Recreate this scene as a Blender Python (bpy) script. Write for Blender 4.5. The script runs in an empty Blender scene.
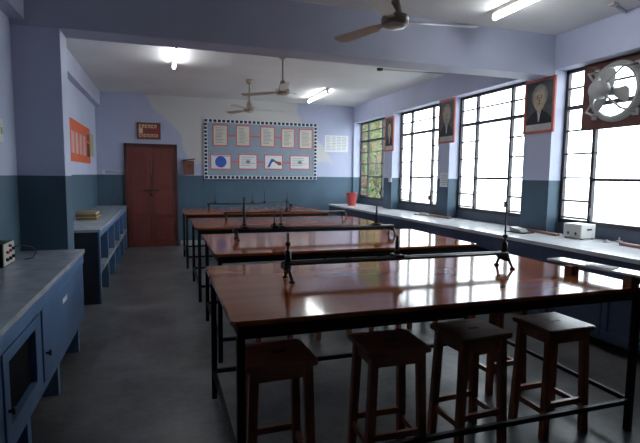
import bpy, bmesh, math, random
from mathutils import Matrix, Vector
random.seed(4)
C = bpy.context.scene.collection
PI = math.pi

# ------------------------------------------------------------------ materials
def new_mat(name):
    m = bpy.data.materials.new(name); m.use_nodes = True
    nt = m.node_tree; return m, nt, nt.nodes['Principled BSDF']

def mat(name, col, rough=.6, metal=0., var=.12, scale=6., bump=0., spec=.5, stretch=(1, 1, 1), coat=0., coat_rough=.1, rvar=0., col2=None, detail=4.):
    m, nt, p = new_mat(name)
    N, L = nt.nodes, nt.links
    p.inputs['Roughness'].default_value = rough
    p.inputs['Metallic'].default_value = metal
    p.inputs['Specular IOR Level'].default_value = spec
    p.inputs['Coat Weight'].default_value = coat
    p.inputs['Coat Roughness'].default_value = coat_rough
    tc = N.new('ShaderNodeTexCoord'); mp = N.new('ShaderNodeMapping'); mp.inputs['Scale'].default_value = stretch
    L.new(tc.outputs['Object'], mp.inputs['Vector'])
    nz = N.new('ShaderNodeTexNoise'); nz.inputs['Scale'].default_value = scale; nz.inputs['Detail'].default_value = detail
    L.new(mp.outputs['Vector'], nz.inputs['Vector'])
    rp = N.new('ShaderNodeValToRGB')
    a = [max(0, c * (1 - var)) for c in col]; b = [min(1, c * (1 + var)) for c in (col2 or col)]
    rp.color_ramp.elements[0].position = .3; rp.color_ramp.elements[1].position = .7
    rp.color_ramp.elements[0].color = (*a, 1); rp.color_ramp.elements[1].color = (*b, 1)
    L.new(nz.outputs['Fac'], rp.inputs['Fac']); L.new(rp.outputs['Color'], p.inputs['Base Color'])
    if rvar:
        mr = N.new('ShaderNodeMapRange'); mr.inputs['To Min'].default_value = rough - rvar; mr.inputs['To Max'].default_value = rough + rvar
        L.new(nz.outputs['Fac'], mr.inputs['Value']); L.new(mr.outputs['Result'], p.inputs['Roughness'])
    if bump:
        bp = N.new('ShaderNodeBump'); bp.inputs['Strength'].default_value = bump; bp.inputs['Distance'].default_value = .01
        L.new(nz.outputs['Fac'], bp.inputs['Height']); L.new(bp.outputs['Normal'], p.inputs['Normal'])
    return m

def emit(name, col, s):
    m = bpy.data.materials.new(name); m.use_nodes = True; nt = m.node_tree; nt.nodes.clear()
    e = nt.nodes.new('ShaderNodeEmission'); o = nt.nodes.new('ShaderNodeOutputMaterial')
    e.inputs['Color'].default_value = (*col, 1); e.inputs['Strength'].default_value = s
    nt.links.new(e.outputs[0], o.inputs[0]); return m

def glass_mat():
    m = bpy.data.materials.new('window_glass'); m.use_nodes = True; nt = m.node_tree; nt.nodes.clear()
    t = nt.nodes.new('ShaderNodeBsdfTransparent'); t.inputs[0].default_value = (.93, .95, .95, 1)
    g = nt.nodes.new('ShaderNodeBsdfGlossy'); g.inputs['Roughness'].default_value = .02
    lw = nt.nodes.new('ShaderNodeLayerWeight'); pw = nt.nodes.new('ShaderNodeMath'); pw.operation = 'POWER'; pw.inputs[1].default_value = 5
    nt.links.new(lw.outputs['Facing'], pw.inputs[0]); fr = nt.nodes.new('ShaderNodeMath'); fr.operation = 'MULTIPLY_ADD'; fr.inputs[1].default_value = .8; fr.inputs[2].default_value = .03
    nt.links.new(pw.outputs[0], fr.inputs[0])
    mx = nt.nodes.new('ShaderNodeMixShader'); o = nt.nodes.new('ShaderNodeOutputMaterial')
    nt.links.new(fr.outputs[0], mx.inputs[0]); nt.links.new(t.outputs[0], mx.inputs[1]); nt.links.new(g.outputs[0], mx.inputs[2])
    nt.links.new(mx.outputs[0], o.inputs[0]); return m

def two_tone(name, up, low, z=1.535, patch=None):
    """painted plaster: pale above a dado line, slate blue below; an optional paler, greyer patch with its own outline"""
    m, nt, p = new_mat(name); N, L = nt.nodes, nt.links
    p.inputs['Roughness'].default_value = .55; p.inputs['Specular IOR Level'].default_value = .35
    tc = N.new('ShaderNodeTexCoord'); nz = N.new('ShaderNodeTexNoise'); nz.inputs['Scale'].default_value = 1.7; nz.inputs['Detail'].default_value = 6
    L.new(tc.outputs['Object'], nz.inputs['Vector'])
    sx = N.new('ShaderNodeSeparateXYZ'); L.new(tc.outputs['Object'], sx.inputs[0])
    def ramp(c, v):
        r = N.new('ShaderNodeValToRGB'); r.color_ramp.elements[0].position = .3; r.color_ramp.elements[1].position = .72
        r.color_ramp.elements[0].color = (*[x * (1 - v) for x in c], 1); r.color_ramp.elements[1].color = (*[min(1, x * (1 + v)) for x in c], 1)
        L.new(nz.outputs['Fac'], r.inputs['Fac']); return r
    ru, rl = ramp(up, .06), ramp(low, .12)
    top = ru.outputs['Color']
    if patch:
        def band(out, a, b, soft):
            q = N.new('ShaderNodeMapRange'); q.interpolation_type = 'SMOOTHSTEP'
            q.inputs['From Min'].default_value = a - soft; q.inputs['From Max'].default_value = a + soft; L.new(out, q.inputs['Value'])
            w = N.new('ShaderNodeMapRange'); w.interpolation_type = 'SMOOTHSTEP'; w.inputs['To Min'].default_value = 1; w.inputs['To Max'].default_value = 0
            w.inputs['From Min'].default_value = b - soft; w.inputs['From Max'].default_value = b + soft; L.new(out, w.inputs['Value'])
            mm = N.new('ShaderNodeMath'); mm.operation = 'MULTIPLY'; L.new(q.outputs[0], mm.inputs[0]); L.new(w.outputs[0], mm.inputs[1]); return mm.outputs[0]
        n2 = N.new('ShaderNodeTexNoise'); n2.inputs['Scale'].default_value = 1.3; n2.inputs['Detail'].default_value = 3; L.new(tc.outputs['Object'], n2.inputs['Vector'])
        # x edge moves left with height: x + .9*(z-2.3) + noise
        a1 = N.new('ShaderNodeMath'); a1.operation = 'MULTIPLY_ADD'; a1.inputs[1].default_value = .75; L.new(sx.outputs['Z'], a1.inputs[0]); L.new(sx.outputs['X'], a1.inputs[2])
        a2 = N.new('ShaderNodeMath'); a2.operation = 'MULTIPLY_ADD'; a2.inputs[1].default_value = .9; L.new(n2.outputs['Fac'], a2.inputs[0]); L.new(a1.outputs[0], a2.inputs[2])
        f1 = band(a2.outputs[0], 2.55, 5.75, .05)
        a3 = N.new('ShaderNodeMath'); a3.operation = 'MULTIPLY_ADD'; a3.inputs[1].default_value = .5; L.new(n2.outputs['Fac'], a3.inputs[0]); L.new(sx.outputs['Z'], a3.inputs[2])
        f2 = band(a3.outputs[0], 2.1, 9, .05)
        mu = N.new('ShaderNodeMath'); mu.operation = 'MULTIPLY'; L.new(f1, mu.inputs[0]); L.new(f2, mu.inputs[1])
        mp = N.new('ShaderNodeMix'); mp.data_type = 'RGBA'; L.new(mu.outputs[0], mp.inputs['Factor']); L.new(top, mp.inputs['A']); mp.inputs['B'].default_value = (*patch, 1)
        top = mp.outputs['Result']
    gt = N.new('ShaderNodeMath'); gt.operation = 'GREATER_THAN'; gt.inputs[1].default_value = z; L.new(sx.outputs['Z'], gt.inputs[0])
    mx = N.new('ShaderNodeMix'); mx.data_type = 'RGBA'; L.new(gt.outputs[0], mx.inputs['Factor']); L.new(rl.outputs['Color'], mx.inputs['A']); L.new(top, mx.inputs['B'])
    L.new(mx.outputs['Result'], p.inputs['Base Color'])
    bp = N.new('ShaderNodeBump'); bp.inputs['Strength'].default_value = .08; L.new(nz.outputs['Fac'], bp.inputs['Height']); L.new(bp.outputs['Normal'], p.inputs['Normal'])
    return m

UP, LOW = (.51, .55, .71), (.07, .12, .17)
M = {}
M['wall'] = two_tone('wall_paint', UP, LOW)
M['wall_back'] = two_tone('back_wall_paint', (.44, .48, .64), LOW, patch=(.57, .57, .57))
M['pillar'] = M['wall']
M['beam'] = mat('beam_paint', (.42, .45, .58), .6, var=.08, scale=1.5)
M['ceiling'] = mat('ceiling_whitewash', (.68, .68, .68), .8, var=.08, scale=.9, detail=6)
M['sill_paint'] = mat('dark_sill_paint', (.06, .075, .12), .5)
M['skirting'] = mat('skirting_grey', (.38, .40, .42), .6)
M['steel_dark'] = mat('dark_painted_steel', (.009, .009, .010), .45, var=.2, scale=20, spec=.3)
M['win_frame'] = mat('window_steel', (.035, .03, .04), .5, var=.2)
M['glass'] = glass_mat()
M['varnish'] = mat('varnished_table_wood', (.36, .092, .024), .10, var=.1, scale=2.2, stretch=(.5, 3, 1), rvar=.012, spec=.45, col2=(.39, .105, .028))
M['edge_wood'] = mat('table_edge_wood', (.11, .035, .02), .3, var=.2, scale=5)
M['stool_wood'] = mat('stool_wood', (.34, .12, .06), .32, var=.3, scale=5, stretch=(1, 6, 1), bump=.05, spec=.5)
M['stool_top'] = mat('stool_seat_wood', (.32, .125, .07), .28, var=.3, scale=4, stretch=(1, 6, 1), bump=.05, spec=.5)
M['block_wood'] = mat('block_wood', (.22, .10, .055), .5, var=.25, scale=8, stretch=(1, 5, 1))
M['iron'] = mat('cast_iron', (.035, .035, .035), .38, metal=.5, var=.3, scale=25)
M['bare_steel'] = mat('bench_rail_steel', (.06, .058, .055), .35, metal=.5, var=.2, scale=20)
M['counter_blue'] = mat('cupboard_blue_paint', (.10, .19, .36), .4, var=.12, scale=4)
M['counter_deep'] = mat('counter_navy_paint', (.06, .085, .16), .42, var=.12, scale=4)
M['counter_shaded'] = mat('counter_painted_shade', (.03, .036, .05), .5, var=.12, scale=4)  # far counter's end panel: its shade is put into the colour
M['terrazzo'] = mat('grey_counter_top', (.42, .46, .51), .22, var=.14, scale=9, rvar=.05)
M['marble'] = mat('pale_counter_top', (.74, .75, .77), .17, var=.08, scale=5)
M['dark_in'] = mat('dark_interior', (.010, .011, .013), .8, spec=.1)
M['door_red'] = mat('door_red_paint', (.165, .040, .030), .45, var=.12, scale=4, stretch=(4, 1, .6))
M['door_frame'] = mat('door_frame_red', (.07, .022, .018), .5)
M['brass'] = mat('dull_brass', (.30, .2, .08), .35, metal=.8)
M['black'] = mat('black_plastic', (.012, .012, .014), .4)
M['white'] = mat('white_plastic', (.7, .7, .68), .4, var=.04)
M['cream'] = mat('cream_enamel', (.55, .52, .46), .35, var=.05)
M['beige'] = mat('beige_enamel', (.30, .27, .22), .3, var=.08)
M['paper'] = mat('chart_paper', (.60, .59, .52), .7, var=.04)
M['paper_white'] = mat('white_paper', (.72, .74, .76), .7, var=.03)
M['ink'] = mat('grey_ink', (.22, .24, .24), .7)
M['red_paper'] = mat('red_border_paper', (.58, .16, .16), .7, var=.08)
M['board_blue'] = mat('board_blue_felt', (.27, .34, .42), .9, var=.08, scale=30)
M['navy'] = mat('navy_paper', (.012, .02, .05), .7)
M['blue_print'] = mat('blue_print', (.04, .10, .45), .6)
M['brown_print'] = mat('brown_print', (.22, .08, .03), .6)
M['orange'] = mat('orange_poster_paper', (.62, .12, .045), .6, var=.08)
M['pink_paper'] = mat('pink_poster_paper', (.60, .36, .33), .6)
M['yellow_paper'] = mat('yellow_green_sheet', (.42, .42, .22), .6)
M['sign_red'] = mat('sign_red', (.42, .035, .025), .5)
M['sign_cream'] = mat('sign_cream_lettering', (.65, .55, .38), .5)
M['sign_frame'] = mat('sign_frame_wood', (.12, .08, .055), .5)
M['box_brown'] = mat('box_brown_wood', (.17, .06, .045), .5)
M['bucket'] = mat('red_bucket_plastic', (.42, .025, .025), .35)
M['skin'] = mat('portrait_skin', (.50, .42, .30), .6, var=.2, scale=12)
M['grey_hair'] = mat('portrait_grey_hair', (.32, .31, .29), .6, var=.3, scale=20)
M['dark_hair'] = mat('portrait_dark_hair', (.03, .025, .025), .6)
M['port_bg'] = mat('portrait_background', (.085, .095, .10), .5, var=.35, scale=7)
M['coat'] = mat('portrait_coat', (.022, .024, .035), .6, var=.3, scale=8)
M['port_red'] = mat('portrait_red_border', (.55, .14, .11), .5)
M['caption'] = mat('portrait_caption_strip', (.50, .50, .48), .5)
M['board_brown'] = mat('fan_board_wood', (.115, .045, .032), .5, var=.15, scale=4, stretch=(1, 1, 6))
M['fan_grey'] = mat('fan_grey_enamel', (.36, .36, .345), .4, var=.12)
M['book_tan'] = mat('tan_cover', (.34, .22, .08), .6, var=.15)
M['book_dark'] = mat('dark_brown_cover', (.10, .055, .025), .6, var=.15)
M['page'] = mat('page_edges', (.55, .48, .33), .8)
M['label'] = mat('label_paper', (.75, .77, .78), .6)
M['pinkish'] = mat('pink_brown_wood', (.30, .17, .15), .5, var=.12)
M['tube'] = emit('tube_glow', (.93, .97, 1.0), 34)
M['out_ground'] = mat('outside_paving', (.42, .41, .38), .9, var=.1, scale=1.5)
M['brick'] = mat('outside_brick', (.085, .042, .026), .9, var=.25, scale=2)
M['ochre'] = mat('outside_ochre_plaster', (.12, .085, .04), .9, var=.2, scale=1)
M['pale'] = mat('outside_pale_plaster', (.60, .56, .50), .9, var=.1, scale=1)
M['bark'] = mat('bark', (.10, .07, .045), .9, var=.3)
M['leaf'] = mat('leaf_green', (.055, .10, .015), .6, var=.4, scale=5)

def floor_mat():
    m, nt, p = new_mat('floor_concrete'); N, L = nt.nodes, nt.links
    tc = N.new('ShaderNodeTexCoord')
    n1 = N.new('ShaderNodeTexNoise'); n1.inputs['Scale'].default_value = 1.6; n1.inputs['Detail'].default_value = 8; n1.inputs['Roughness'].default_value = .65
    n2 = N.new('ShaderNodeTexNoise'); n2.inputs['Scale'].default_value = 22; n2.inputs['Detail'].default_value = 4
    L.new(tc.outputs['Object'], n1.inputs['Vector']); L.new(tc.outputs['Object'], n2.inputs['Vector'])
    r = N.new('ShaderNodeValToRGB'); r.color_ramp.elements[0].position = .35; r.color_ramp.elements[1].position = .7
    r.color_ramp.elements[0].color = (.075, .078, .082, 1); r.color_ramp.elements[1].color = (.23, .23, .225, 1)
    L.new(n1.outputs['Fac'], r.inputs['Fac'])
    mx = N.new('ShaderNodeMix'); mx.data_type = 'RGBA'; mx.blend_type = 'OVERLAY'; mx.inputs['Factor'].default_value = .3
    L.new(r.outputs['Color'], mx.inputs['A']); L.new(n2.outputs['Fac'], mx.inputs['B']); L.new(mx.outputs['Result'], p.inputs['Base Color'])
    mr = N.new('ShaderNodeMapRange'); mr.inputs['To Min'].default_value = .22; mr.inputs['To Max'].default_value = .45
    L.new(n1.outputs['Fac'], mr.inputs['Value']); L.new(mr.outputs['Result'], p.inputs['Roughness'])
    bp = N.new('ShaderNodeBump'); bp.inputs['Strength'].default_value = .12; bp.inputs['Distance'].default_value = .01
    L.new(n2.outputs['Fac'], bp.inputs['Height']); L.new(bp.outputs['Normal'], p.inputs['Normal'])
    return m
M['floor'] = floor_mat()

# ------------------------------------------------------------------ mesh helpers
class MB:
    def __init__(s): s.bm = bmesh.new(); s.mi = 0
    def _tag(s, faces):
        for f in faces: f.material_index = s.mi
    def box(s, x0, x1, y0, y1, z0, z1, bev=0.):
        b2 = bmesh.new()
        r = bmesh.ops.create_cube(b2, size=1)
        for v in b2.verts: v.co = ((x0 + x1) / 2 + v.co.x * (x1 - x0), (y0 + y1) / 2 + v.co.y * (y1 - y0), (z0 + z1) / 2 + v.co.z * (z1 - z0))
        if bev: bmesh.ops.bevel(b2, geom=b2.edges[:], offset=bev, segments=2, affect='EDGES', profile=.6)
        s.merge(b2); return s
    def merge(s, b2, mtx=None):
        if mtx is not None: bmesh.ops.transform(b2, matrix=mtx, verts=b2.verts[:])
        me = bpy.data.meshes.new('tmp'); b2.to_mesh(me); b2.free()
        n = len(s.bm.faces); s.bm.from_mesh(me); bpy.data.meshes.remove(me)
        s.bm.faces.ensure_lookup_table(); s._tag(s.bm.faces[n:])
    def bar(s, a, b, w, h, bev=0., w2=None, h2=None):
        """square bar from a to b, w x h at a (w2 x h2 at b)"""
        a, b = Vector(a), Vector(b); d = (b - a).normalized()
        ref = Vector((0, 1, 0)) if abs(d.z) > .8 else Vector((0, 0, 1))
        u = d.cross(ref).normalized(); v = u.cross(d).normalized()
        b2 = bmesh.new(); vs = []
        for p, ww, hh in ((a, w, h), (b, w2 or w, h2 or h)):
            vs.append([b2.verts.new(p + u * sx * ww / 2 + v * sy * hh / 2) for sx, sy in ((-1, -1), (1, -1), (1, 1), (-1, 1))])
        b2.faces.new(vs[0][::-1]); b2.faces.new(vs[1])
        for i in range(4): b2.faces.new((vs[0][i], vs[0][(i + 1) % 4], vs[1][(i + 1) % 4], vs[1][i]))
        bmesh.ops.recalc_face_normals(b2, faces=b2.faces[:])
        if bev: bmesh.ops.bevel(b2, geom=b2.edges[:], offset=bev, segments=2, affect='EDGES')
        s.merge(b2); return s
    def tube(s, pts, r, n=10, r2=None):
        pts = [Vector(p) for p in pts]; b2 = bmesh.new(); rings = []
        for i, p in enumerate(pts):
            d = (pts[min(i + 1, len(pts) - 1)] - pts[max(i - 1, 0)]).normalized()
            ref = Vector((0, 0, 1)) if abs(d.z) < .9 else Vector((1, 0, 0))
            u = d.cross(ref).normalized(); v = u.cross(d)
            rr = r if r2 is None else r + (r2 - r) * i / (len(pts) - 1)
            rings.append([b2.verts.new(p + (u * math.cos(2 * PI * k / n) + v * math.sin(2 * PI * k / n)) * rr) for k in range(n)])
        for a, b in zip(rings, rings[1:]):
            for k in range(n): b2.faces.new((a[k], a[(k + 1) % n], b[(k + 1) % n], b[k])).smooth = True
        b2.faces.new(rings[0][::-1]); b2.faces.new(rings[-1])
        bmesh.ops.recalc_face_normals(b2, faces=b2.faces[:])
        s.merge(b2); return s
    def lathe(s, prof, c=(0, 0, 0), axis='Z', n=24, caps=True):
        b2 = bmesh.new(); rings = []
        for r, z in prof:
            rings.append([b2.verts.new((r * math.cos(2 * PI * k / n), r * math.sin(2 * PI * k / n), z)) for k in range(n)])
        for a, b in zip(rings, rings[1:]):
            for k in range(n): b2.faces.new((a[k], a[(k + 1) % n], b[(k + 1) % n], b[k])).smooth = True
        if caps: b2.faces.new(rings[0][::-1]); b2.faces.new(rings[-1])
        bmesh.ops.remove_doubles(b2, verts=b2.verts[:], dist=1e-6)
        bmesh.ops.recalc_face_normals(b2, faces=b2.faces[:])
        R = {'Z': Matrix(), 'X': Matrix.Rotation(PI / 2, 4, 'Y'), 'Y': Matrix.Rotation(-PI / 2, 4, 'X')}[axis]
        s.merge(b2, Matrix.Translation(c) @ R); return s
    def prism(s, pts, depth, mtx=Matrix(), bev=0.):
        """outline in local xy extruded 0..depth along local z"""
        b2 = bmesh.new(); lo = [b2.verts.new((x, y, 0)) for x, y in pts]; hi = [b2.verts.new((x, y, depth)) for x, y in pts]
        b2.faces.new(lo[::-1]); b2.faces.new(hi); n = len(pts)
        for i in range(n): b2.faces.new((lo[i], lo[(i + 1) % n], hi[(i + 1) % n], hi[i]))
        bmesh.ops.recalc_face_normals(b2, faces=b2.faces[:])
        if bev: bmesh.ops.bevel(b2, geom=b2.edges[:], offset=bev, segments=2, affect='EDGES')
        s.merge(b2, mtx); return s
    def build(s, name, mats, parent=None, loc=None):
        me = bpy.data.meshes.new(name); s.bm.to_mesh(me); s.bm.free()
        for m in (mats if isinstance(mats, (list, tuple)) else [mats]): me.materials.append(m)
        o = bpy.data.objects.new(name, me); C.objects.link(o)
        if parent is not None: o.parent = parent
        if loc is not None: o.location = loc
        return o

def tag(o, label=None, cat=None, group=None, kind=None):
    for k, v in (('label', label), ('category', cat), ('group', group), ('kind', kind)):
        if v: o[k] = v
    return o
def empty(name, loc, rz=0., label=None, cat=None, group=None, kind=None):
    o = bpy.data.objects.new(name, None); o.empty_display_size = .1; C.objects.link(o)
    o.location = loc; o.rotation_euler = (0, 0, rz); return tag(o, label, cat, group, kind)
def dup(root, loc, rz=None, label=None):
    def rec(o, parent):
        c = o.copy(); C.objects.link(c)
        if parent is not None: c.parent = parent
        for ch in [q for q in bpy.data.objects if q.parent == o]: rec(ch, c)
        return c
    r = rec(root, None); r.location = loc
    if rz is not None: r.rotation_euler = (0, 0, rz)
    if label: r['label'] = label
    return r
def struct(o): o['kind'] = 'structure'; return o
def ellipse(cx, cy, rx, ry, n=24): return [(cx + rx * math.cos(2 * PI * k / n), cy + ry * math.sin(2 * PI * k / n)) for k in range(n)]
def rrect(x0, x1, y0, y1, r, n=5):
    out = []
    for cx, cy, a in ((x1 - r, y1 - r, 0), (x0 + r, y1 - r, PI / 2), (x0 + r, y0 + r, PI), (x1 - r, y0 + r, 3 * PI / 2)):
        out += [(cx + r * math.cos(a + PI / 2 * k / n), cy + r * math.sin(a + PI / 2 * k / n)) for k in range(n + 1)]
    return out

# ------------------------------------------------------------------ room shell
XL, XR, YB, YF, ZC = -1.27, 4.40, 10.75, -1.6, 3.22
XW = 4.60          # plane of the window frames
struct(MB().box(XL - .2, XR + .35, YF - .2, YB + .2, -.12, 0).build('floor', M['floor']))
struct(MB().box(XL - .2, XR + .35, YF - .2, YB + .2, ZC, ZC + .15).build('ceiling', M['ceiling']))
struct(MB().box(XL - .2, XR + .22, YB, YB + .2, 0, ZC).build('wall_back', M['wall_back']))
struct(MB().box(XL - .2, XL, YF, YB, 0, ZC).box(XL - .1, -1.15, YF, 4.7, 0, ZC).build('wall_left', M['wall']))
struct(MB().box(XL - .2, XR + .35, YF - .2, YF, 0, ZC).build('wall_front', M['sill_paint']))
OPEN = [(9.03, 10.70), (7.00, 8.67), (5.00, 6.66), (2.90, 4.55)]   # window openings along the right wall
ZS, ZT = 1.03, 2.83
w = MB(); ys = sorted(OPEN)
prev = YF
for a, b in ys:
    w.box(XR, XR + .22, prev, a, 0, ZC)
    w.box(XR, XR + .22, a, b, ZT, ZC); w.box(XR, XR + .22, a, b, 0, .86)
    prev = b
w.box(XR, XR + .22, prev, YB, 0, ZC)
struct(w.build('wall_right', M['wall']))
w = MB()
for a, b in ys: w.box(XW - .03, XR + .215, a, b, .86, ZS)
struct(w.build('trim_1', M['sill_paint']))
struct(MB().box(.36, XR, YB - .02, YB, 0, .11).build('baseboard_back', M['skirting']))
struct(MB().box(XL, XR, 4.56, 4.86, 2.76, ZC).build('ceiling_beam', M['beam']))
struct(MB().box(XL, -.79, 4.58, 4.88, 0, 2.76).build('pillar', M['pillar']))
struct(MB().box(XL, XL + .10, 4.86, YB, 2.92, ZC).build('ceiling_beam', M['beam']))
struct(MB().box(XL, -1.04, YF, 4.56, 2.80, ZC).build('ceiling_beam', M['beam']))

def window(n, a, b):
    r = empty('window_%d' % n, (XW, a, ZS), kind='structure')
    W, H = b - a, ZT - ZS; far = W
    c1, c2 = W - .43, W - 1.19       # mullions, counted from the far jamb
    zt = 2.386 - ZS
    f = MB()
    t = .022
    f.box(-t, t, 0, .04, 0, H).box(-t, t, W - .04, W, 0, H).box(-t, t, 0, W, 0, .05).box(-t, t, 0, W, H - .04, H)
    f.build('frame', M['win_frame'], r)
    f = MB()
    for c in (c1, c2): f.box(-.022, .022, c - .02, c + .02, .02, H - .02)
    f.box(-.024, .024, .02, W - .02, zt - .022, zt + .022); f.build('mullions', M['win_frame'], r)
    f = MB()
    g = .010
    f.box(-.012, .012, .02, W - .02, 2.61 - ZS - g, 2.61 - ZS + g)
    for z in (2.12, 1.85, 1.57, 1.30, 1.10):
        f.box(-.012, .012, .02, c2, z - ZS - g, z - ZS + g); f.box(-.012, .012, c1, W - .02, z - ZS - g, z - ZS + g)
    for z in (2.12, 1.85): f.box(-.006, .006, c2, c1, z - ZS - .006, z - ZS + .006)
    f.box(-.018, .018, c2, c1, 1.55 - ZS - .016, 1.55 - ZS + .016)
    f.build('glazing_bars', M['win_frame'], r)
    MB().box(.026, .030, .01, W - .01, .01, H - .01).build('glass', M['glass'], r)
    # stay handles on the casement
    MB().box(-.05, -.02, c1 - .03, c1 - .01, .12, .20).box(-.05, -.02, c2 + .01, c2 + .03, .12, .20).build('latch', M['win_frame'], r)
for i, (a, b) in enumerate(OPEN): window(i + 1, a, b)

# door at the back
d = empty('door_1', (-.215, YB, 0), kind='structure')
MB().box(-.53, -.47, -.05, 0, 0, 2.19).box(.47, .53, -.05, 0, 0, 2.19).box(-.53, .53, -.05, 0, 2.12, 2.19).build('frame', M['door_frame'], d)
for s in (-1, 1):
    lf = MB().box(min(0.004 * s, .47 * s), max(.004 * s, .47 * s), -.035, 0, 0.01, 2.12)
    x0, x1 = sorted((.06 * s, .41 * s))
    for z0, z1 in ((.15, .62), (.72, 1.18), (1.3, 2.0)): lf.box(x0, x1, -.043, -.035, z0, z1, .004)
    l = lf.build('leaf', M['door_red'], d)
MB().box(-.15, .15, -.056, -.043, 1.20, 1.225).tube([(-.02, -.06, 1.235), (-.02, -.06, 1.14)], .008).box(-.035, .02, -.07, -.044, 1.09, 1.135).build('latch', M['steel_dark'], d)

# ------------------------------------------------------------------ laboratory tables
TX0, TX1, TH = .275, 2.80, .915
def make_table(label):
    t = empty('laboratory_table', (0, 0, 0), label=label, cat='table', group='long laboratory tables')
    W, D = TX1 - TX0, 1.35
    MB().prism(rrect(0, W, 0, D, .03), .024, Matrix.Translation((0, 0, TH - .024)), .005).build('tabletop', M['varnish'], t)
    a = MB(); z0, z1 = TH - .075, TH - .0245
    a.box(.03, W - .03, .010, .035, z0, z1).box(.03, W - .03, D - .055, D - .025, z0, z1)
    a.box(.03, .06, .035, D - .055, z0, z1).box(W - .06, W - .03, .035, D - .055, z0, z1); a.build('apron', M['steel_dark'], t)
    ya, yb_ = .030, D - .13
    for x in (.045, W - .075):
        for y in (ya, yb_):
            MB().box(x - .018, x + .018, y - .018, y + .018, 0, z0, .003).build('leg', M['steel_dark'], t)
    z = .195
    for y in (ya - .006, yb_): MB().box(.063, W - .093, y - .012, y + .012, z - .014, z + .014).build('foot_rail', M['steel_dark'], t)
    for x in (.045, W - .075): MB().box(x - .012, x + .012, ya + .018, yb_ - .018, z - .014, z + .014).build('foot_rail', M['steel_dark'], t)
    return t
TY = [2.04, 3.86, 5.84, 8.03]
TXS = [.275, .39, .37, .33]
TLAB = ['brown varnished lab table nearest the camera, with four wooden stools pushed under its front edge',
        'brown varnished lab table second from the front, directly behind the nearest one',
        'brown varnished lab table third from the front, between the second and the rearmost',
        'rearmost brown varnished lab table, closest to the notice board wall']
t0 = make_table(TLAB[0]); t0.location = (TXS[0], TY[0], 0)
for x, y, l in zip(TXS[1:], TY[1:], TLAB[1:]): dup(t0, (x, y, 0), 0, l)

# ------------------------------------------------------------------ stools
def make_stool(label):
    r = empty('wooden_stool', (0, 0, 0), label=label, cat='stool', group='wooden lab stools')
    H = .68; w, d_ = .355, .315
    s = MB(); s.prism(rrect(-w / 2, w / 2, -d_ / 2, d_ / 2, .012, 3), .03, Matrix.Translation((0, 0, H - .03)), .005)
    seat = s.build('seat', M['stool_top'], r)
    h = MB(); h.prism(rrect(-.035, .035, -.012, .012, .011, 4), .0015, Matrix.Translation((.02, .0, H + .0001))); h.build('hand_hole', M['black'], seat)
    tx, ty, bx, by = w / 2 - .045, d_ / 2 - .045, w / 2 - .022, d_ / 2 - .030
    def at(sx, sy, z):
        k = 1 - z / (H - .03); return (sx * (tx + (bx - tx) * k), sy * (ty + (by - ty) * k), z)
    for sx in (-1, 1):
        for sy in (-1, 1): MB().bar(at(sx, sy, 0), at(sx, sy, H - .03), .044, .044, .004).build('leg', M['stool_wood'], r)
    for sy in (-1, 1):
        MB().bar(at(-1, sy, H - .065), at(1, sy, H - .065), .02, .06).build('seat_rail', M['stool_wood'], r)
    for sx in (-1, 1):
        MB().bar(at(sx, -1, H - .065), at(sx, 1, H - .065), .02, .06).build('seat_rail', M['stool_wood'], r)
    for sx in (-1, 1): MB().bar(at(sx, -1, .17), at(sx, 1, .17), .022, .034).build('stretcher', M['stool_wood'], r)
    for sy in (-1, 1): MB().bar(at(-1, sy, .21), at(1, sy, .21), .022, .034).build('stretcher', M['stool_wood'], r)
    return r
STOOLS = [
    (.520, 2.248, .03, 'dark wooden stool at the left end of the nearest table, beside its front left leg'),
    (1.145, 2.245, -.03, 'dark wooden stool second from the left along the near side of the front table'),
    (1.70, 2.29, .06, 'dark wooden stool third from the left along the near side of the front table'),
    (2.285, 2.265, .02, 'wooden stool with light glinting on its seat, rightmost at the front table'),
    (2.36, 2.87, .05, 'wooden stool under the far side of the front table, behind the rightmost near stool'),
    (.98, 4.42, .04, 'wooden stool under the second table, leftmost of the row there'),
    (1.55, 4.30, -.05, 'wooden stool under the second table, second of the row from the left'),
    (2.10, 4.33, .03, 'wooden stool under the second table, third of the row from the left'),
    (2.55, 4.36, .0, 'wooden stool under the second table, last of the row at the right'),
]
s0 = make_stool(STOOLS[0][3]); s0.location = (*STOOLS[0][:2], 0); s0.rotation_euler = (0, 0, STOOLS[0][2])
for x, y, a, l in STOOLS[1:]: dup(s0, (x, y, 0), a, l)

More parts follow.
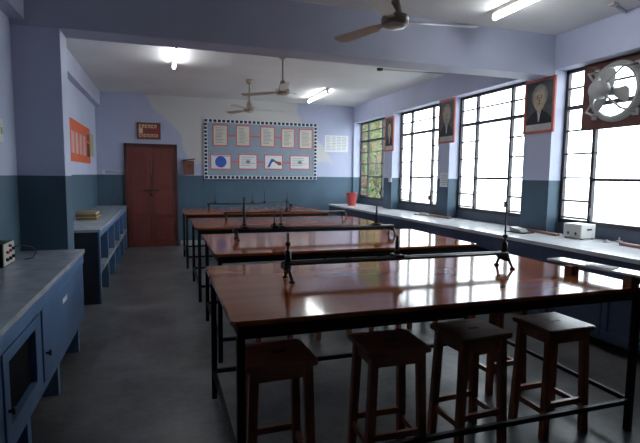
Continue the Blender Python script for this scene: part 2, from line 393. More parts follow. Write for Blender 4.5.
# ------------------------------------------------------------------ optical benches
def make_bench(label, x0, x1, y, riders, post_l, post_r):
    r = empty('optical_bench', (x0, y, TH), label=label, cat='optical bench', group='optical benches on the lab tables')
    L = x1 - x0; zr = .105
    for s in (-1, 1): MB().tube([(-.02, .028 * s, zr), (L + .02, .028 * s, zr)], .0105).build('rail', M['bare_steel'], r)
    for x, post in ((0, post_l), (L, post_r)):
        f = MB()
        f.box(x - .022, x + .022, -.05, .05, zr - .035, zr - .008, .006)
        for s in (-1, 1):
            f.tube([(x, .03 * s, zr - .03), (x + .006, .045 * s, .085), (x + .012, .062 * s, .045), (x + .016, .082 * s, .014)], .013, 8, .009)
            f.lathe([(.0, .0), (.019, .0), (.019, .008), (.009, .016), (0, .016)], (x + .017, .084 * s, 0.0), n=10)
        f.tube([(x, -.05, .06), (x, .05, .06)], .008, 8)
        fo = f.build('foot', M['iron'], r)
        if post:
            q = MB().lathe([(.0, 0), (.020, 0), (.020, .085), (.008, .09), (.008, .115), (.018, .122), (.018, .140), (.006, .145), (.006, post), (0, post)], (x + .012, 0, zr - .01), n=10)
            q.tube([(x + .012, -.03, zr + .03), (x + .012, .03, zr + .03)], .006, 8)
            q.build('post', M['iron'], r)
    for xr, h, thin in riders:
        b = MB().box(xr - .03, xr + .03, -.05, .05, zr + .009, zr + .028, .004).box(xr - .018, xr + .018, -.018, .018, zr + .028, zr + .055, .004).build('rider', M['iron'], r)
        MB().lathe([(.0, 0), (.013 if not thin else .006, 0), (.013 if not thin else .006, h * .7), (.009 if not thin else .003, h * .72), (.009 if not thin else .003, h), (0, h)], (xr, 0, zr + .05), n=10).build('upright', M['iron'], b)
    return r
make_bench('black iron optical bench on the nearest table, its tall post at the right end', .715, 2.33, 2.80, [(.76, .10, False)], .20, .40)
make_bench('black iron optical bench on the second table, taller post at its left', .685, 2.41, 4.74, [(.09, .27, False), (.40, .20, True), (.47, .22, True), (1.55, .17, False)], 0, 0)
make_bench('optical bench on the third table, its right foot near the window counter', .85, 2.66, 6.84, [(.9, .16, True)], 0, 0)
make_bench('optical bench with thin uprights on the rearmost table below the notice board', .80, 2.37, 8.93, [(.12, .14, True), (.82, .14, True), (1.05, .22, True), (1.5, .18, True)], 0, 0)

# things at the right end of the front table
for x, y, l in ((2.605, 2.45, 'small wooden block holding up the far end of the plank on the front table'),
                (2.705, 2.10, 'small wooden block at the front table corner under the near plank end')):
    tag(MB().box(-.034, .034, -.03, .03, 0, .064, .003).build('wooden_block', M['block_wood'], None, (x, y, TH)), l, 'block', 'wooden blocks under the plank')
pk = tag(MB().box(-.075, .075, -.36, .36, 0, .014, .003).build('plank', M['marble'], None, (2.71, 2.31, TH + .064)), 'pale plank raised on two wooden blocks along the right edge of the front table', 'plank')
pk.rotation_euler = (0, 0, .12)
pp = tag(MB().prism([(-.055, -.08), (.055, -.08), (.06, .075), (-.05, .085)], .004).build('paper_sheet', M['paper_white'], None, (2.70, 2.30, TH + .0783)), 'white paper lying on the pale plank at the right of the front table', 'paper')
pp.rotation_euler = (0, 0, .4)

# ------------------------------------------------------------------ window counter (right)
CX0 = 3.718
c = empty('window_counter', (CX0, 0, 0), label='long pale topped counter running under the row of windows, navy front', cat='counter')
t = MB().box(0, XR - CX0, YF + .02, 10.54, .86, .90, .004); t.build('worktop', M['marble'], c)
for a, b in ys: MB().box(XR - CX0 + .001, XW - .031 - CX0, a + .002, b - .002, .861, .90).build('sill_ledge', M['marble'], c)
MB().box(.006, .05, YF + .02, 10.53, .70, .86).build('front_band', M['counter_deep'], c)
yy = [YF + .02 + k * 1.35 for k in range(10)]
for i, y in enumerate(yy):
    if y < 10.5: MB().box(.02, XR - CX0, y, y + .09, 0, .70).build('divider', M['counter_deep'], c)
MB().box(.10, XR - CX0, YF + .12, 10.53, .08, .12).build('bottom_shelf', M['counter_deep'], c)
for i, (a, b) in enumerate(zip(yy, yy[1:])):
    if b > 10.5: b = 10.5
    a2, b2 = a + .10, b - .01
    if i in (3, 5):      # doors
        mid = (a2 + b2) / 2
        for p, q in ((a2, mid - .005), (mid + .005, b2)):
            dd = MB().box(.06, .085, p, q, .13, .69).box(.045, .06, p, p + .06, .13, .69).box(.045, .06, q - .06, q, .13, .69).box(.045, .06, p + .06, q - .06, .13, .19).box(.045, .06, p + .06, q - .06, .63, .69).build('door', M['counter_deep'], c)
            MB().lathe([(.0, 0), (.006, 0), (.006, .015), (.013, .018), (.013, .028), (0, .03)], (.045, q - .03 if p == a2 else p + .03, .45), 'X', 10).build('knob', M['steel_dark'], dd).scale = (1, 1, 1)

# objects on the window counter
Z = .90
b = empty('bucket', (4.04, 9.9, Z), label='red plastic bucket at the far end of the window counter', cat='bucket')
MB().lathe([(0, 0), (.085, 0), (.09, .01), (.12, .27), (.128, .275), (.128, .29), (.115, .29), (.10, .26), (.085, .02), (0, .02)]).build('body', M['bucket'], b)
MB().tube([(-.125, 0, .275)] + [(-.125 * math.cos(PI * k / 10), -.05 * math.sin(PI * k / 10) - .02, .275 - .03 * math.sin(PI * k / 10)) for k in range(1, 10)] + [(.125, 0, .275)], .005).build('handle', M['steel_dark'], b)

m = empty('meter_box', (4.39, 4.06, Z), .0, label='small white meter box with two black knobs on the counter below the near window', cat='meter')
MB().box(-.10, .10, -.12, .12, .012, .165, .006).build('case', M['white'], m)
MB().box(-.085, .085, -.126, -.1195, .025, .150).build('front_panel', M['fan_grey'], m) if False else MB().box(-.1055, -.0995, -.105, .105, .03, .150).build('front_panel', M['caption'], m)
for y in (-.05, .05):
    MB().lathe([(0, 0), (.016, 0), (.014, .014), (0, .016)], (-.106, y, .062), 'X', 12).build('knob', M['black'], m).location = (0, 0, 0)
MB().box(-.02, .045, -.124, -.1195, .10, .118).build('grip', M['black'], m)
for x, y in ((-.08, -.1), (.08, -.1), (-.08, .1), (.08, .1)): MB().lathe([(0, 0), (.012, 0), (.012, .012), (0, .012)], (x, y, 0), n=8).build('foot', M['black'], m)
for kb in [o for o in C.objects if o.parent == m and o.name.startswith('knob')]:
    kb.scale.x = 1
g = empty('galvanometer', (4.12, 4.70, Z), .1, label='low grey galvanometer on a dark tray on the counter by the near pier', cat='meter')
MB().box(-.09, .09, -.16, .14, 0, .014, .004).build('tray', M['black'], g)
MB().prism([(-.10, .0), (.08, .0), (.08, .05), (-.06, .03)], .13, Matrix.Translation((-.06, .0, .014)) @ Matrix.Rotation(PI / 2, 4, 'Y') @ Matrix.Rotation(PI / 2, 4, 'Z'), .004).build('case', M['fan_grey'], g)
def rod(name, label, a, b2, r=.018, m_='pinkish', cat='strip'):
    v = Vector(b2) - Vector(a); o = MB().box(-.03, .03, 0, v.length, 0, .03, .004).build(name, M[m_], None, a)
    o.rotation_euler = (0, 0, math.atan2(-v.x, v.y)); return tag(o, label, cat, 'wooden strips on the window counter')
rod('wooden_strip', 'brown wooden strip on the window counter beside the white meter box', (4.30, 4.27, Z), (4.36, 4.85, Z))
rod('wooden_strip', 'pinkish wooden strip on the counter under the near window, cut off by the frame edge', (4.33, 2.9, Z), (4.36, 3.52, Z))
rod('wooden_strip', 'brown wooden strip on the counter below the second pier from the front', (4.33, 6.45, Z), (4.34, 7.05, Z))
o = tag(MB().box(-.05, .05, -.16, .16, 0, .02, .004).box(-.03, .035, -.1, .06, .02, .04, .004).build('paper_pile', M['fan_grey'], None, (4.28, 7.22, Z)), 'untidy grey pile of papers on the counter under the second window from the back', 'papers')
o.rotation_euler = (0, 0, .3)
tag(MB().lathe([(0, 0), (.035, 0), (.03, .012), (.012, .018), (.01, .03), (0, .03)]).build('paperweight', M['fan_grey'], None, (4.40, 3.72, Z)), 'tiny grey metal weight on the counter below the near window', 'weight')
dvr = empty('clamp', (4.33, 3.52, Z + .0305), .1, label='small metal clamp resting on the pinkish strip at the right edge', cat='clamp')
MB().box(-.02, .02, -.025, .025, 0, .016, .003).build('jaw', M['fan_grey'], dvr); MB().tube([(0, 0, .016), (0, 0, .05)], .006).build('screw', M['fan_grey'], dvr)

# ------------------------------------------------------------------ left counters
LX = -.656
c = empty('cupboard_counter', (LX, 4.5, 0), label='near blue cupboard counter with grey top along the left wall', cat='counter')
yo = 4.5
Y = lambda y: y - yo
MB().box(XL - LX, 0, Y(-.8), Y(4.545), .865, .90, .004).build('worktop', M['terrazzo'], c)
MB().box(-.07, -.012, Y(-.8), Y(4.54), .78, .865).build('front_band', M['counter_blue'], c)
MB().box(XL - LX, -.02, Y(-.8), Y(4.54), .29, .335).build('bottom_shelf', M['counter_blue'], c)
for y in (-.7, .75, 2.83, 3.62, 4.47):
    MB().box(XL - LX, -.065, Y(y), Y(y + .07), 0, .29).build('divider', M['counter_blue'], c)
for y in (-.7, .75, 2.24, 2.95, 4.475): MB().box(XL - LX, -.02, Y(y), Y(y + .065), .335, .78).build('divider', M['counter_blue'], c)
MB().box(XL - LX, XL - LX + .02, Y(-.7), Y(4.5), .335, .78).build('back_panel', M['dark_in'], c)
dd = MB().box(-.045, -.014, Y(3.03), Y(4.46), .345, .772, .004).build('door', M['counter_blue'], c)
MB().box(-.0135, -.012, Y(3.60), Y(3.76), .655, .69).build('name_label', M['label'], dd)
MB().lathe([(0, 0), (.008, 0), (.008, .014), (.018, .018), (.016, .028), (0, .030)], (-.014, Y(3.08), .50), 'X', 12).build('knob', M['black'], dd)
dd = MB(); a, b2 = Y(2.31), Y(2.945)
dd.box(-.045, -.012, a, a + .075, .345, .772).box(-.045, -.012, b2 - .09, b2, .345, .772).box(-.045, -.012, a + .075, b2 - .09, .345, .42).box(-.045, -.012, a + .075, b2 - .09, .715, .772)
dd = dd.build('door', M['counter_blue'], c); dd['label'] = 'open framed door without its panel'
MB().box(-.05, -.046, a + .07, b2 - .085, .415, .72).build('panel', M['dark_in'], dd)  # dark sheet stands in for the shaded cupboard inside; no real panel here
MB().lathe([(0, 0), (.008, 0), (.008, .014), (.018, .018), (.016, .028), (0, .030)], (-.014, Y(2.35), .50), 'X', 12).build('knob', M['black'], dd)
MB().box(-.045, -.014, Y(.82), Y(2.235), .345, .772, .004).build('door', M['counter_blue'], c)
MB().box(-.045, -.014, Y(-.62), Y(.745), .345, .772, .004).build('door', M['counter_blue'], c)

# second counter beyond the pillar
SX = -.705
c = empty('shelf_counter', (SX, 6.1, 0), label='far blue counter with open shelves beyond the pillar, reaching towards the red door', cat='counter')
Y2 = lambda y: y - 6.1
MB().box(XL - SX, 0, Y2(6.09), Y2(10.62), .865, .90, .004).build('worktop', M['terrazzo'], c)
MB().box(XL - SX, -.03, Y2(6.10), Y2(6.19), 0, .865).build('end_panel', M['counter_shaded'], c); MB().box(-.03, -.012, Y2(6.10), Y2(6.19), 0, .865).build('end_trim', M['counter_blue'], c)
for k in range(1, 6): MB().box(XL - SX, -.015, Y2(6.10 + k * .90 - (.09 if k == 5 else 0)), Y2(6.18 + k * .90 - (.09 if k == 5 else 0)), 0, .865).build('divider', M['counter_blue'], c)
MB().box(-.06, -.010, Y2(6.19), Y2(10.60), .80, .865).build('front_band', M['counter_blue'], c)
MB().box(XL - SX, -.012, Y2(6.19), Y2(10.60), .36, .41).build('shelf', M['terrazzo'], c)
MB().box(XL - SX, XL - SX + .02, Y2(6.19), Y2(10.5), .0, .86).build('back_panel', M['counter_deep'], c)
cu = empty('beaker', (-.80, 6.42, .41), label='small white beaker on the open shelf of the far left counter', cat='beaker')
MB().lathe([(0, 0), (.04, 0), (.04, .09), (.046, .095), (.036, .095), (.034, .01), (0, .01)]).build('body', M['white'], cu); MB().box(-.008, .008, -.058, -.035, .03, .04).box(-.008, .008, -.058, -.048, .03, .08).box(-.008, .008, -.058, -.035, .07, .08).build('handle', M['white'], cu)

# stacked ledgers
zz = .90
for i, (h, m_, l, a, dx) in enumerate(((.028, 'book_dark', 'bottom dark brown ledger of the stack on the far left counter', .02, 0), (.022, 'book_tan', 'tan ledger second from the bottom of the stack on the far left counter', -.03, .01),
                                  (.026, 'book_dark', 'dark ledger third from the bottom of the stack on the far left counter', .03, -.005), (.030, 'book_tan', 'topmost tan ledger of the stack on the far left counter', -.02, .0))):
    k = empty('ledger', (-1.03 + dx, 7.55, zz), a, l, 'book', 'ledgers stacked on the far left counter')
    MB().box(-.125, .135, -.2, .2, 0, .004).box(-.125, .135, -.2, .2, h - .004, h).box(-.125, -.119, -.2, .2, .004, h - .004).build('cover', M[m_], k)
    MB().box(-.119, .128, -.193, .193, .004, h - .004).build('pages', M['page'] if i % 2 else M['book_tan'], k)
    zz += h + .0005
# power supply on near counter
p = empty('power_supply', (-1.10, 3.87, .90), 0, label='dark power supply box with white control side on the near left counter', cat='power supply')
MB().box(-.046, .05, -.135, .125, .01, .165, .005).build('case', M['black'], p)
pa = MB().box(.0505, .056, -.13, .12, .012, .163).build('control_panel', M['cream'], p)
for y, z, r_, m_ in ((-.07, .05, .014, 'black'), (.0, .05, .014, 'black'), (.07, .055, .014, 'black'), (-.06, .10, .011, 'bucket'), (.01, .105, .011, 'bucket'), (.07, .11, .011, 'black'), (0, .14, .01, 'black')):
    MB().lathe([(0, 0), (r_, 0), (r_ * .8, .016), (0, .018)], (.056, y, z), 'X', 12).build('knob', M[m_], pa)
for x in (-.03, .035):
    for y in (-.11, .10): MB().lathe([(0, 0), (.01, 0), (.01, .01), (0, .01)], (x, y, 0), n=8).build('foot', M['black'], p)
MB().tube([(.057, .06, .12), (.11, .11, .125), (.15, .20, .10), (.165, .26, .05), (.14, .27, .004), (.10, .21, .004)], .0035, 8).build('lead', M['black'], p)

# ------------------------------------------------------------------ wall hangings
# notice board
BX0, BX1, BZ0, BZ1 = .88, 3.47, 1.465, 2.77
YW = YB - .001
nb = empty('notice_board', ((BX0 + BX1) / 2, YW, BZ0), label='wide blue notice board with a checked border on the back wall', cat='notice board')
hw, hh = (BX1 - BX0) / 2, BZ1 - BZ0
MB().box(-hw + .02, hw - .02, -.025, 0, .02, hh - .02).build('panel', M['board_blue'], nb)
f = MB(); fw = .075
for x0, x1, z0, z1 in ((-hw, hw, 0, fw), (-hw, hw, hh - fw, hh), (-hw, -hw + fw, fw, hh - fw), (hw - fw, hw, fw, hh - fw)): f.box(x0, x1, -.034, 0, z0, z1)
f.mi = 1
n = 27; st = (2 * hw) / n
for k in range(n):
    x = -hw + (k + .5) * st
    for z in (fw / 2, hh - fw / 2): f.box(x - st * .34, x + st * .34, -.036, -.033, z - .029, z + .029)
n = 14; st = (hh - 2 * fw) / n
for k in range(n):
    z = fw + (k + .5) * st
    for x in (-hw + fw / 2, hw - fw / 2): f.box(x - .029, x + .029, -.036, -.033, z - st * .34, z + st * .34)
f.build('checked_border', [M['paper_white'], M['navy']], nb)
cxb = (BX0 + BX1) / 2
for x0, x1, z in ((1.40, 1.575, 2.42), (1.90, 2.12, 2.42), (2.46, 2.61, 2.42), (1.475, 1.625, 1.85), (2.06, 2.21, 1.85), (2.65, 2.81, 1.85)):
    MB().box(x0 - cxb, x1 - cxb, -.0265, -.0248, z - BZ0 - .02, z - BZ0 + .02).build('red_strip', M['red_paper'], nb)
CH = [(1.064, 1.403, 2.183, 2.657, 't', 'first chart from the left in the top row of the notice board, red border'),
      (1.572, 1.902, 2.189, 2.665, 't', 'second chart from the left in the top row of the notice board, red border'),
      (2.120, 2.463, 2.191, 2.658, 't', 'third chart from the left in the top row of the notice board, red border'),
      (2.605, 2.935, 2.182, 2.638, 't', 'fourth chart from the left in the top row of the notice board, red border'),
      (3.025, 3.365, 2.172, 2.641, 't', 'rightmost chart in the top row of the notice board, red border'),
      (1.005, 1.476, 1.668, 2.016, 'g', 'chart with a round blue disc at the lower left of the notice board'),
      (1.623, 2.063, 1.677, 2.032, 'f', 'pale faint chart right of the blue disc chart on the notice board'),
      (2.208, 2.656, 1.685, 2.033, 'a', 'chart with a blue and brown bent shape in the lower row of the notice board'),
      (2.809, 3.305, 1.695, 2.029, 'f', 'pale faint chart at the lower right of the notice board')]
for x0, x1, z0, z1, kd, l in CH:
    w_, h_ = (x1 - x0) / 2, z1 - z0
    k = empty('chart', ((x0 + x1) / 2, YW - .0255, z0), 0, l, 'chart', 'charts on the notice board')
    MB().box(-w_, w_, -.0025, 0, 0, h_).build('border', M['red_paper'], k)
    e = .028
    MB().box(-w_ + e, w_ - e, -.004, -.0025, e, h_ - e).build('sheet', M['paper'] if kd == 't' else M['paper_white'], k)
    pr = MB(); rnd = random.Random(int(x0 * 1000))
    if kd in 'tf':
        nl = 11 if kd == 't' else 5
        for q in range(nl):
            z = h_ - e - .045 - q * (h_ - 2 * e - .07) / nl
            a_ = -w_ + e + .03 + rnd.random() * .02; b_ = w_ - e - .03 - rnd.random() * w_ * .6
            pr.box(a_, b_, -.0045, -.004, z - .005, z + .005)
        if kd == 'f': pr.prism(ellipse(0, h_ / 2, .05, .04), .0005, Matrix.Translation((0, -.004, 0)) @ Matrix.Rotation(PI / 2, 4, 'X'))
        pr.build('print', M['ink'], k)
    elif kd == 'g':
        pr.prism(ellipse(0, h_ / 2, .125, .125), .0006, Matrix.Translation((0, -.004, 0)) @ Matrix.Rotation(PI / 2, 4, 'X'))
        pr.box(-w_ + .05, w_ - .05, -.0045, -.004, h_ - e - .025, h_ - e - .015); pr.build('print', M['blue_print'], k)
    else:
        R = Matrix.Translation((0, -.004, 0)) @ Matrix.Rotation(PI / 2, 4, 'X')
        pr.prism([(-.15, .05), (-.06, .24), (-.02, .25), (.02, .20), (-.04, .16), (-.09, .06)], .0006, R); pr.mi = 1
        pr.prism([(-.02, .25), (.06, .20), (.17, .18), (.19, .11), (.12, .10), (.0, .19)], .0006, R); pr.build('print', [M['blue_print'], M['brown_print']], k)

# faint sheet right of the board
k = empty('printed_sheet', (3.97, YW, 2.13), 0, 'white printed sheet on the back wall right of the notice board', 'sheet')
MB().box(-.295, .295, -.003, 0, 0, .39).build('sheet', M['paper_white'], k)
pr = MB()
for q in range(9):
    z = .35 - q * .037
    for j in range(4): pr.box(-.26 + j * .135, -.26 + j * .135 + .09 + .03 * random.random(), -.0036, -.003, z - .004, z + .004)
pr.build('print', M['ink'], k)
# sign over the door
k = empty('wall_sign', (-.245, YW, 2.285), 0, 'red sign with cream marks in a dark frame above the red door', 'sign')
f = MB()
for x0, x1, z0, z1 in ((-.235, .235, 0, .03), (-.235, .235, .315, .345), (-.235, -.205, .03, .315), (.205, .235, .03, .315)): f.box(x0, x1, -.03, 0, z0, z1)
f.build('frame', M['sign_frame'], k); MB().box(-.205, .205, -.015, 0, .03, .315).build('panel', M['sign_red'], k)
pr = MB(); rnd = random.Random(7)
for z, x0, n_, w0, hh_ in ((.268, -.19, 6, .36, .034), (.078, -.19, 8, .38, .030)):
    for q in range(n_):
        xx = x0 + q * (w0 / n_); ww = w0 / n_ * .72
        pr.box(xx, xx + ww * .34, -.0165, -.015, z - hh_, z + hh_); pr.box(xx + ww * .34, xx + ww, -.0165, -.015, z + hh_ * .4, z + hh_)
        if q % 2: pr.box(xx + ww * .66, xx + ww, -.0165, -.015, z - hh_, z + hh_ * .4)
        else: pr.box(xx + ww * .34, xx + ww, -.0165, -.015, z - hh_, z - hh_ * .5)
pr.box(-.195, -.12, -.0165, -.015, .12, .225)
pr.build('lettering', M['sign_cream'], k)
MB().box(-.10, .12, -.0160, -.0149, .13, .215).build('centre_panel', M['box_brown'], k)
# brown box
k = empty('wall_box', (.555, YW, 1.55), 0, 'small brown wooden box on the back wall between door and notice board', 'box')
MB().box(-.105, .105, -.12, 0, 0, .30, .004).build('case', M['box_brown'], k)
MB().prism([(-.125, .295), (.125, .33), (.125, .35), (-.125, .315)], .15, Matrix.Translation((0, 0, 0)) @ Matrix.Rotation(PI / 2, 4, 'X')).build('lid', M['door_frame'], k)
MB().box(-.03, .03, -.123, -.12, .18, .20).build('slot', M['black'], k)
# conduit and socket
k = empty('conduit', (-.95, YW, 1.60), 0, 'thin pale conduit with a small socket along the left end of the back wall', 'conduit')
MB().tube([(-.2, -.012, 0), (.22, -.012, .01)], .011, 8).build('pipe', M['cream'], k); MB().box(-.225, -.165, -.03, 0, -.05, .03, .004).build('socket', M['white'], k)
# left wall poster
XWL = XL + .001
k = empty('poster', (XWL, 8.84, 1.735), 0, 'orange bordered poster with pale panels on the left wall', 'poster')
MB().box(0, .006, -1.02, 1.0, 0, .64).build('sheet', M['orange'], k)
f = MB()
for q in range(4): f.box(.006, .0072, -.95 + q * .37, -.95 + q * .37 + .25, .13, .46)
f.build('panels', M['pink_paper'], k)
f = MB()
for q in range(2):
    f.box(.006, .0075, .62 + q * .16, .74 + q * .16, .12, .36); f.box(.006, .0075, .63 + q * .16, .72 + q * .16, .40, .52)
f.build('figures', M['navy'], k)
k = tag(MB().box(0, .005, -.22, .22, 0, .42).build('wall_sheet', M['yellow_paper'], None, (XWL, 10.10, 1.88)), 'pale yellow sheet on the left wall beside the orange poster', 'sheet')
k = empty('switch_board', (-1.149, 4.05, 1.78), 0, 'white switch board on the near left wall at the left edge', 'switch')
MB().box(0, .03, -.1, .1, 0, .17, .004).build('plate', M['white'], k)
for q in range(3): MB().box(.03, .04, -.07 + q * .055, -.035 + q * .055, .06, .11).build('switch', M['cream'], k)

# portraits on the piers
def portrait(y0, y1, z0, z1, kind, label):
    k = empty('portrait', (XR - .001, (y0 + y1) / 2, z0), 0, label, 'portrait', 'framed portraits between the windows')
    R = Matrix(((0, 0, -1, 0), (-1, 0, 0, 0), (0, 1, 0, 0), (0, 0, 0, 1)))   # local x -> -Y (rightwards seen from the room), y -> Z, depth -> into the room
    w_, h_ = (y1 - y0) / 2, z1 - z0
    f = MB(); e = .03
    for a, b_, c_, d_ in ((-w_, w_, 0, e), (-w_, w_, h_ - e, h_), (-w_, -w_ + e, e, h_ - e), (w_ - e, w_, e, h_ - e)):
        f.prism([(a, c_), (b_, c_), (b_, d_), (a, d_)], .022, R)
    f.build('frame', M['port_red'], k)
    pic = MB().prism([(-w_ + e, e), (w_ - e, e), (w_ - e, h_ - e), (-w_ + e, h_ - e)], .012, R).build('backing', M['port_bg'], k)
    T = lambda d: Matrix.Translation((-d, 0, 0)) @ R
    wi = w_ - e
    MB().prism([(-wi, e), (wi, e), (wi, e + .08), (-wi, e + .08)], .0006, T(.012)).build('caption_strip', M['caption'], pic)
    zc = h_ * .63; s = wi
    sh = [(-wi * .98, .115), (wi * .98, .115), (wi * .95, h_ * .26), (wi * .6, h_ * .36), (wi * .28, h_ * .41), (-wi * .28, h_ * .41), (-wi * .62, h_ * .35), (-wi * .95, h_ * .25)]
    MB().prism(sh, .0010, T(.012)).build('coat', M['coat'], pic)
    MB().prism([(-wi * .12, h_ * .40), (wi * .12, h_ * .40), (wi * .05, h_ * .24), (-wi * .03, h_ * .20)], .0016, T(.012)).build('shirt', M['paper'], pic)
    hair = M['dark_hair'] if kind == 'd' else M['grey_hair']
    MB().prism(ellipse(0, zc + .03, s * .58, h_ * .22), .0014, T(.012)).build('hair', hair, pic)
    f = MB(); f.prism(ellipse(.0, zc - .01, s * .45, h_ * .20), .002, T(.012)); f.prism([(-s * .15, h_ * .37), (s * .15, h_ * .37), (s * .17, h_ * .55), (-s * .17, h_ * .55)], .0018, T(.012))
    fa = f.build('face', M['skin'], pic)
    f = MB()
    for sx in (-1, 1):
        f.prism(ellipse(sx * s * .14, zc + .012, s * .065, .008, 10), .0006, T(.014)); f.prism([(sx * s * .22, zc + .032), (sx * s * .06, zc + .036), (sx * s * .06, zc + .042), (sx * s * .22, zc + .04)], .0006, T(.014))
    f.prism([(-.012, zc - .035), (.014, zc - .035), (.004, zc + .01)], .0004, T(.014)); f.prism(ellipse(0, zc - .06, s * .12, .006, 10), .0006, T(.014))
    f.build('features', M['brown_print'], fa)
    if kind == 'b': MB().prism([(-s * .30, zc - .05), (s * .30, zc - .05), (s * .22, zc - .13), (0, zc - .19), (-s * .22, zc - .13)], .0026, T(.012)).build('beard', M['grey_hair'], pic)
portrait(8.60, 8.98, 2.07, 2.76, 'd', 'red framed portrait of a dark haired person on the farthest window pier')
portrait(6.52, 6.975, 2.11, 2.81, 'b', 'red framed portrait of a bearded grey haired person on the middle window pier')
portrait(4.51, 5.00, 2.11, 2.765, 'g', 'red framed portrait of a grey haired person on the pier nearest the exhaust fan')
k = empty('notice_sheet', (XR - .001, 6.78, 1.40), 0, 'small white notice on the pier below the middle portrait', 'sheet')
MB().box(-.003, 0, -.10, .12, 0, .235).build('sheet', M['paper_white'], k)
f = MB()
for q in range(6): f.box(-.0036, -.003, -.08, .07 + .03 * (q % 2), .04 + q * .03, .046 + q * .03)
f.build('print', M['ink'], k)
k = empty('wall_switch', (XR - .001, 8.72, 1.45), 0, 'small white switch plate on the farthest window pier', 'switch')
MB().box(-.02, 0, -.055, .055, 0, .085, .003).build('plate', M['white'], k); MB().box(-.028, -.02, -.02, .02, .025, .06).build('switch', M['cream'], k)

# ------------------------------------------------------------------ exhaust fan in the near window
FY, FZ, FR = 3.84, 2.475, .265
k = empty('exhaust_fan', (XW - .05, FY, FZ), 0, 'exhaust fan in a brown board filling the top of the near window', 'exhaust fan')
bm2 = bmesh.new(); n = 64; y0, y1, z0, z1 = 3.0 - FY, 4.262 - FY, 2.10 - FZ, 2.825 - FZ
inn, out = [], []
for q in range(n):
    a = 2 * PI * q / n; ca, sa = math.cos(a), math.sin(a)
    tt = min((y1 if ca > 0 else y0) / ca if abs(ca) > 1e-6 else 9e9, (z1 if sa > 0 else z0) / sa if abs(sa) > 1e-6 else 9e9)
    inn.append((FR * ca, FR * sa)); out.append((tt * ca, tt * sa))
def snap(corner):
    i = min(range(n), key=lambda q: (out[q][0] - corner[0]) ** 2 + (out[q][1] - corner[1]) ** 2); out[i] = corner
for cc in ((y0, z0), (y0, z1), (y1, z0), (y1, z1)): snap(cc)
V = [[bm2.verts.new((x, *p)) for p in L_] for x in (-.012, .012) for L_ in (inn, out)]
for q in range(n):
    r_ = (q + 1) % n
    for a_, b_ in ((V[0], V[1]), (V[2], V[3]), (V[0], V[2]), (V[1], V[3])): bm2.faces.new((a_[q], a_[r_], b_[r_], b_[q]))
bmesh.ops.recalc_face_normals(bm2, faces=bm2.faces[:])
f = MB(); f.merge(bm2); f.build('mounting_board', M['board_brown'], k)
MB().lathe([(FR - .01, -.05), (FR + .03, -.05), (FR + .035, -.012), (FR + .05, -.012), (FR + .05, .0), (FR - .012, .0), (FR - .01, -.05)], (-.0125, 0, 0), 'X', 48, False).build('ring', M['fan_grey'], k)
f = MB()
for q in range(4):
    a = PI / 4 + q * PI / 2
    f.tube([(-.03, (FR + .07) * math.cos(a), (FR + .07) * math.sin(a)), (-.19, (FR + .02) * math.cos(a), (FR + .02) * math.sin(a)), (-.24, .08 * math.cos(a), .08 * math.sin(a))], .011, 8)
    f.box(-.035, -.012, (FR + .07) * math.cos(a) - .035, (FR + .07) * math.cos(a) + .035, (FR + .07) * math.sin(a) - .035, (FR + .07) * math.sin(a) + .035, .006)
f.build('bracket', M['fan_grey'], k)
MB().lathe([(0, -.32), (.05, -.32), (.085, -.30), (.095, -.25), (.095, -.20), (.075, -.175), (.03, -.165), (.03, -.12), (.05, -.115), (.05, -.06), (0, -.06)], (-.01, 0, 0), 'X', 24).build('motor', M['fan_grey'], k)
for q in range(3):
    a = 1.45 + q * 2 * PI / 3
    o = MB().prism([(.03, -.03), (.09, -.06), (.17, -.10), (.215, -.085), (.235, .0), (.22, .06), (.12, .055), (.03, .03)], .004, Matrix.Rotation(a, 4, 'X') @ Matrix.Translation((-.10, 0, 0)) @ Matrix(((0, 0, 1, 0), (1, 0, 0, 0), (0, 1, 0, 0), (0, 0, 0, 1))) @ Matrix.Rotation(.3, 4, 'X')).build('blade', M['fan_grey'], k)

# ------------------------------------------------------------------ ceiling fans
def fan(label, rot):
    k = empty('ceiling_fan', (0, 0, ZC), 0, label, 'ceiling fan', 'cream ceiling fans')
    drop = .515
    MB().lathe([(0, 0), (.045, 0), (.062, -.02), (.05, -.06), (.02, -.085), (0, -.085)]).build('canopy', M['beige'], k)
    MB().tube([(0, 0, -.08), (0, 0, -drop + .1)], .012).build('down_rod', M['beige'], k)
    MB().lathe([(0, -drop + .15), (.03, -drop + .15), (.036, -drop + .125), (.05, -drop + .07), (.058, -drop + .045), (.095, -drop + .035), (.102, -drop + .015), (.102, -drop - .015), (.092, -drop - .03), (0, -drop - .03)], n=32).build('motor', M['beige'], k)
    MB().lathe([(0, -drop - .03), (.088, -drop - .03), (.078, -drop - .043), (.03, -drop - .05), (0, -drop - .05)], n=32).build('bottom_cap', M['cream'], k)
    for q in range(3):
        R = Matrix.Rotation(rot + q * 2 * PI / 3, 4, 'Z')
        b_ = MB().prism([(.19, -.048), (.60, -.066), (.645, -.045), (.655, .0), (.645, .045), (.60, .062), (.19, .05)], .004, R @ Matrix.Translation((0, 0, -drop - .006)) @ Matrix.Rotation(.2, 4, 'X'), .0015).build('blade', M['cream'], k)
        MB().prism([(.085, -.02), (.20, -.035), (.24, 0), (.20, .035), (.085, .02)], .005, R @ Matrix.Translation((0, 0, -drop - .001)) @ Matrix.Rotation(.2, 4, 'X')).build('blade_arm', M['cream'], b_)
    return k
f1 = fan('cream ceiling fan nearest the camera, in front of the ceiling beam', -.17); f1.location = (1.66, 3.28, ZC)
dup(f1, (1.60, 6.50, ZC), .5, 'middle ceiling fan, just behind the ceiling beam')
dup(f1, (1.48, 8.45, ZC), .1, 'farthest ceiling fan, in front of the notice board')

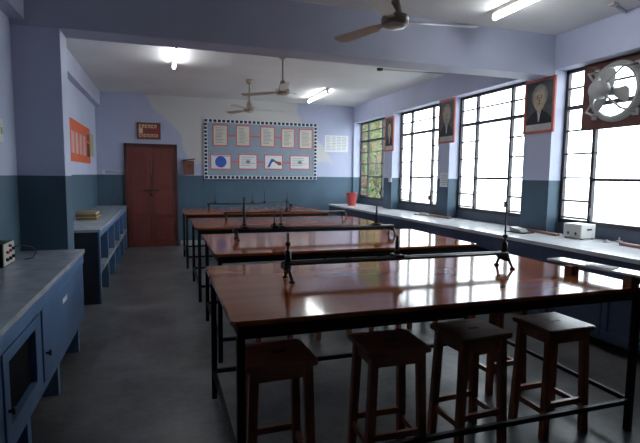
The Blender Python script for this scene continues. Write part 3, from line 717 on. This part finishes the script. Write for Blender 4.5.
# tube lights
def tube(label):
    k = empty('tube_light', (0, 0, ZC), 0, label, 'tube light', 'fluorescent tube lights')
    MB().box(-.025, .025, -.62, .62, -.04, 0, .004).build('batten', M['cream'], k)
    for s in (-1, 1): MB().box(-.02, .02, .60 * s - .012, .60 * s + .012, -.10, -.04, .003).build('lamp_holder', M['white'], k)
    MB().tube([(0, -.588, -.078), (0, .588, -.078)], .023, 14).build('tube', M['tube'], k)
    return k
g1 = tube('fluorescent tube light on the near ceiling, cut off by the top of the photo'); g1.location = (3.17, 3.51, ZC)
dup(g1, (3.03, 9.35, ZC), 0, 'fluorescent tube light near the notice board at the far right ceiling')
dup(g1, (.20, 6.98, ZC), 0, 'fluorescent tube light seen end-on over the left aisle')
# ceiling conduits
k = empty('ceiling_conduit', (3.23, 6.85, ZC), 0, 'thin dark conduit with a round box on the ceiling beyond the beam', 'conduit')
MB().lathe([(0, 0), (.05, 0), (.045, -.03), (0, -.035)]).build('junction_box', M['black'], k); MB().tube([(.04, 0, -.012), (XR - 3.23 - .01, -.1, -.012)], .007, 8).build('pipe', M['fan_grey'], k)
tag(MB().box(-.03, .03, -.03, .03, 0, .02).tube([(0, 0, .012), (.30, .12, .012)], .014, 8).build('ceiling_conduit', M['fan_grey'], None, (4.08, 3.55, ZC - .026)), 'short grey conduit on the near ceiling at the top right corner', 'conduit')

# ------------------------------------------------------------------ outside
GZ = -.5
struct(MB().box(XR + .36, 60, -40, 60, GZ - .2, GZ).build('outside_ground', M['out_ground']))
b = empty('neighbour_building', (5.3, 14.2, GZ), 0, 'brown brick building seen through the farthest window', 'building')
w = MB().box(0, 1.05, 0, 3, 0, 6.5); w.build('brick_wall', M['brick'], b)
MB().box(1.05, 2.15, .05, 3, 0, 6.5).build('plaster_wall', M['ochre'], b)
MB().box(-.1, 2.25, -.25, 3.1, 6.5, 6.7).build('roof_slab', M['pale'], b)
for z in (1.3, 3.6): MB().box(.25, .8, -.02, .02, z, z + 1.2).build('window', M['dark_in'], b)
t = empty('leafy_tree', (5.9, 12.5, GZ), 0, 'green leafy tree just outside the farthest window', 'tree')
MB().tube([(0, 0, 0), (.05, .05, 1.2), (-.05, 0, 2.4), (.05, .1, 3.6)], .08, 10, .03).tube([(0, 0, 1.6), (-.3, -.2, 2.3), (-.45, -.3, 3.0)], .035, 8, .015).tube([(0, 0, 2.2), (.3, .2, 2.8), (.5, .1, 3.4)], .03, 8, .012).build('trunk', M['bark'], t)
f = MB(); rnd = random.Random(3); bm3 = f.bm
for q in range(950):
    a = rnd.random() * 2 * PI; z = 1.35 + 2.9 * rnd.random(); r_ = (.18 + .42 * rnd.random()) * (1.15 - abs(z - 2.9) / 3)
    c_ = Vector((r_ * math.cos(a), r_ * math.sin(a), z)); u = Vector((rnd.uniform(-1, 1), rnd.uniform(-1, 1), rnd.uniform(-1, .3))).normalized(); v = u.cross(Vector((rnd.uniform(-1, 1), rnd.uniform(-1, 1), rnd.uniform(-1, 1)))).normalized()
    s = .05 + .05 * rnd.random()
    bm3.faces.new([bm3.verts.new(p_) for p_ in (c_, c_ + u * s + v * s * .45, c_ + u * s * 2.2, c_ + u * s - v * s * .45)])
f.build('foliage', M['leaf'], t)

# ------------------------------------------------------------------ light
wd = bpy.data.worlds.new('overcast'); bpy.context.scene.world = wd; wd.use_nodes = True
bg = wd.node_tree.nodes['Background']; bg.inputs[0].default_value = (.86, .93, 1.0, 1); bg.inputs[1].default_value = 9.0
# ------------------------------------------------------------------ camera
f_px, cx, cy = 474., 320., 221.5
def ray(px, py): return Vector((px - cx, -(py - cy), -f_px))
vy = ray(162, 174).normalized(); vx = ray(1750, 192); vx = (vx - vx.dot(vy) * vy).normalized(); vz = vx.cross(vy)
cam = bpy.data.cameras.new('camera'); co = bpy.data.objects.new('camera', cam); C.objects.link(co)
cam.sensor_fit = 'HORIZONTAL'; cam.sensor_width = 36; cam.lens = f_px / 640 * 36; cam.clip_start = .02
co.matrix_world = Matrix.Translation((0, 0, 1.56)) @ Matrix((vx, vy, vz)).to_4x4()
sc = bpy.context.scene; sc.camera = co
sc.view_settings.view_transform = 'Standard'; sc.view_settings.look = 'None'; sc.view_settings.exposure = 0.0; sc.view_settings.gamma = 1.0; sc.view_settings.use_curve_mapping = False
sc.cycles.max_bounces = 10; sc.cycles.diffuse_bounces = 6; sc.cycles.transparent_max_bounces = 12
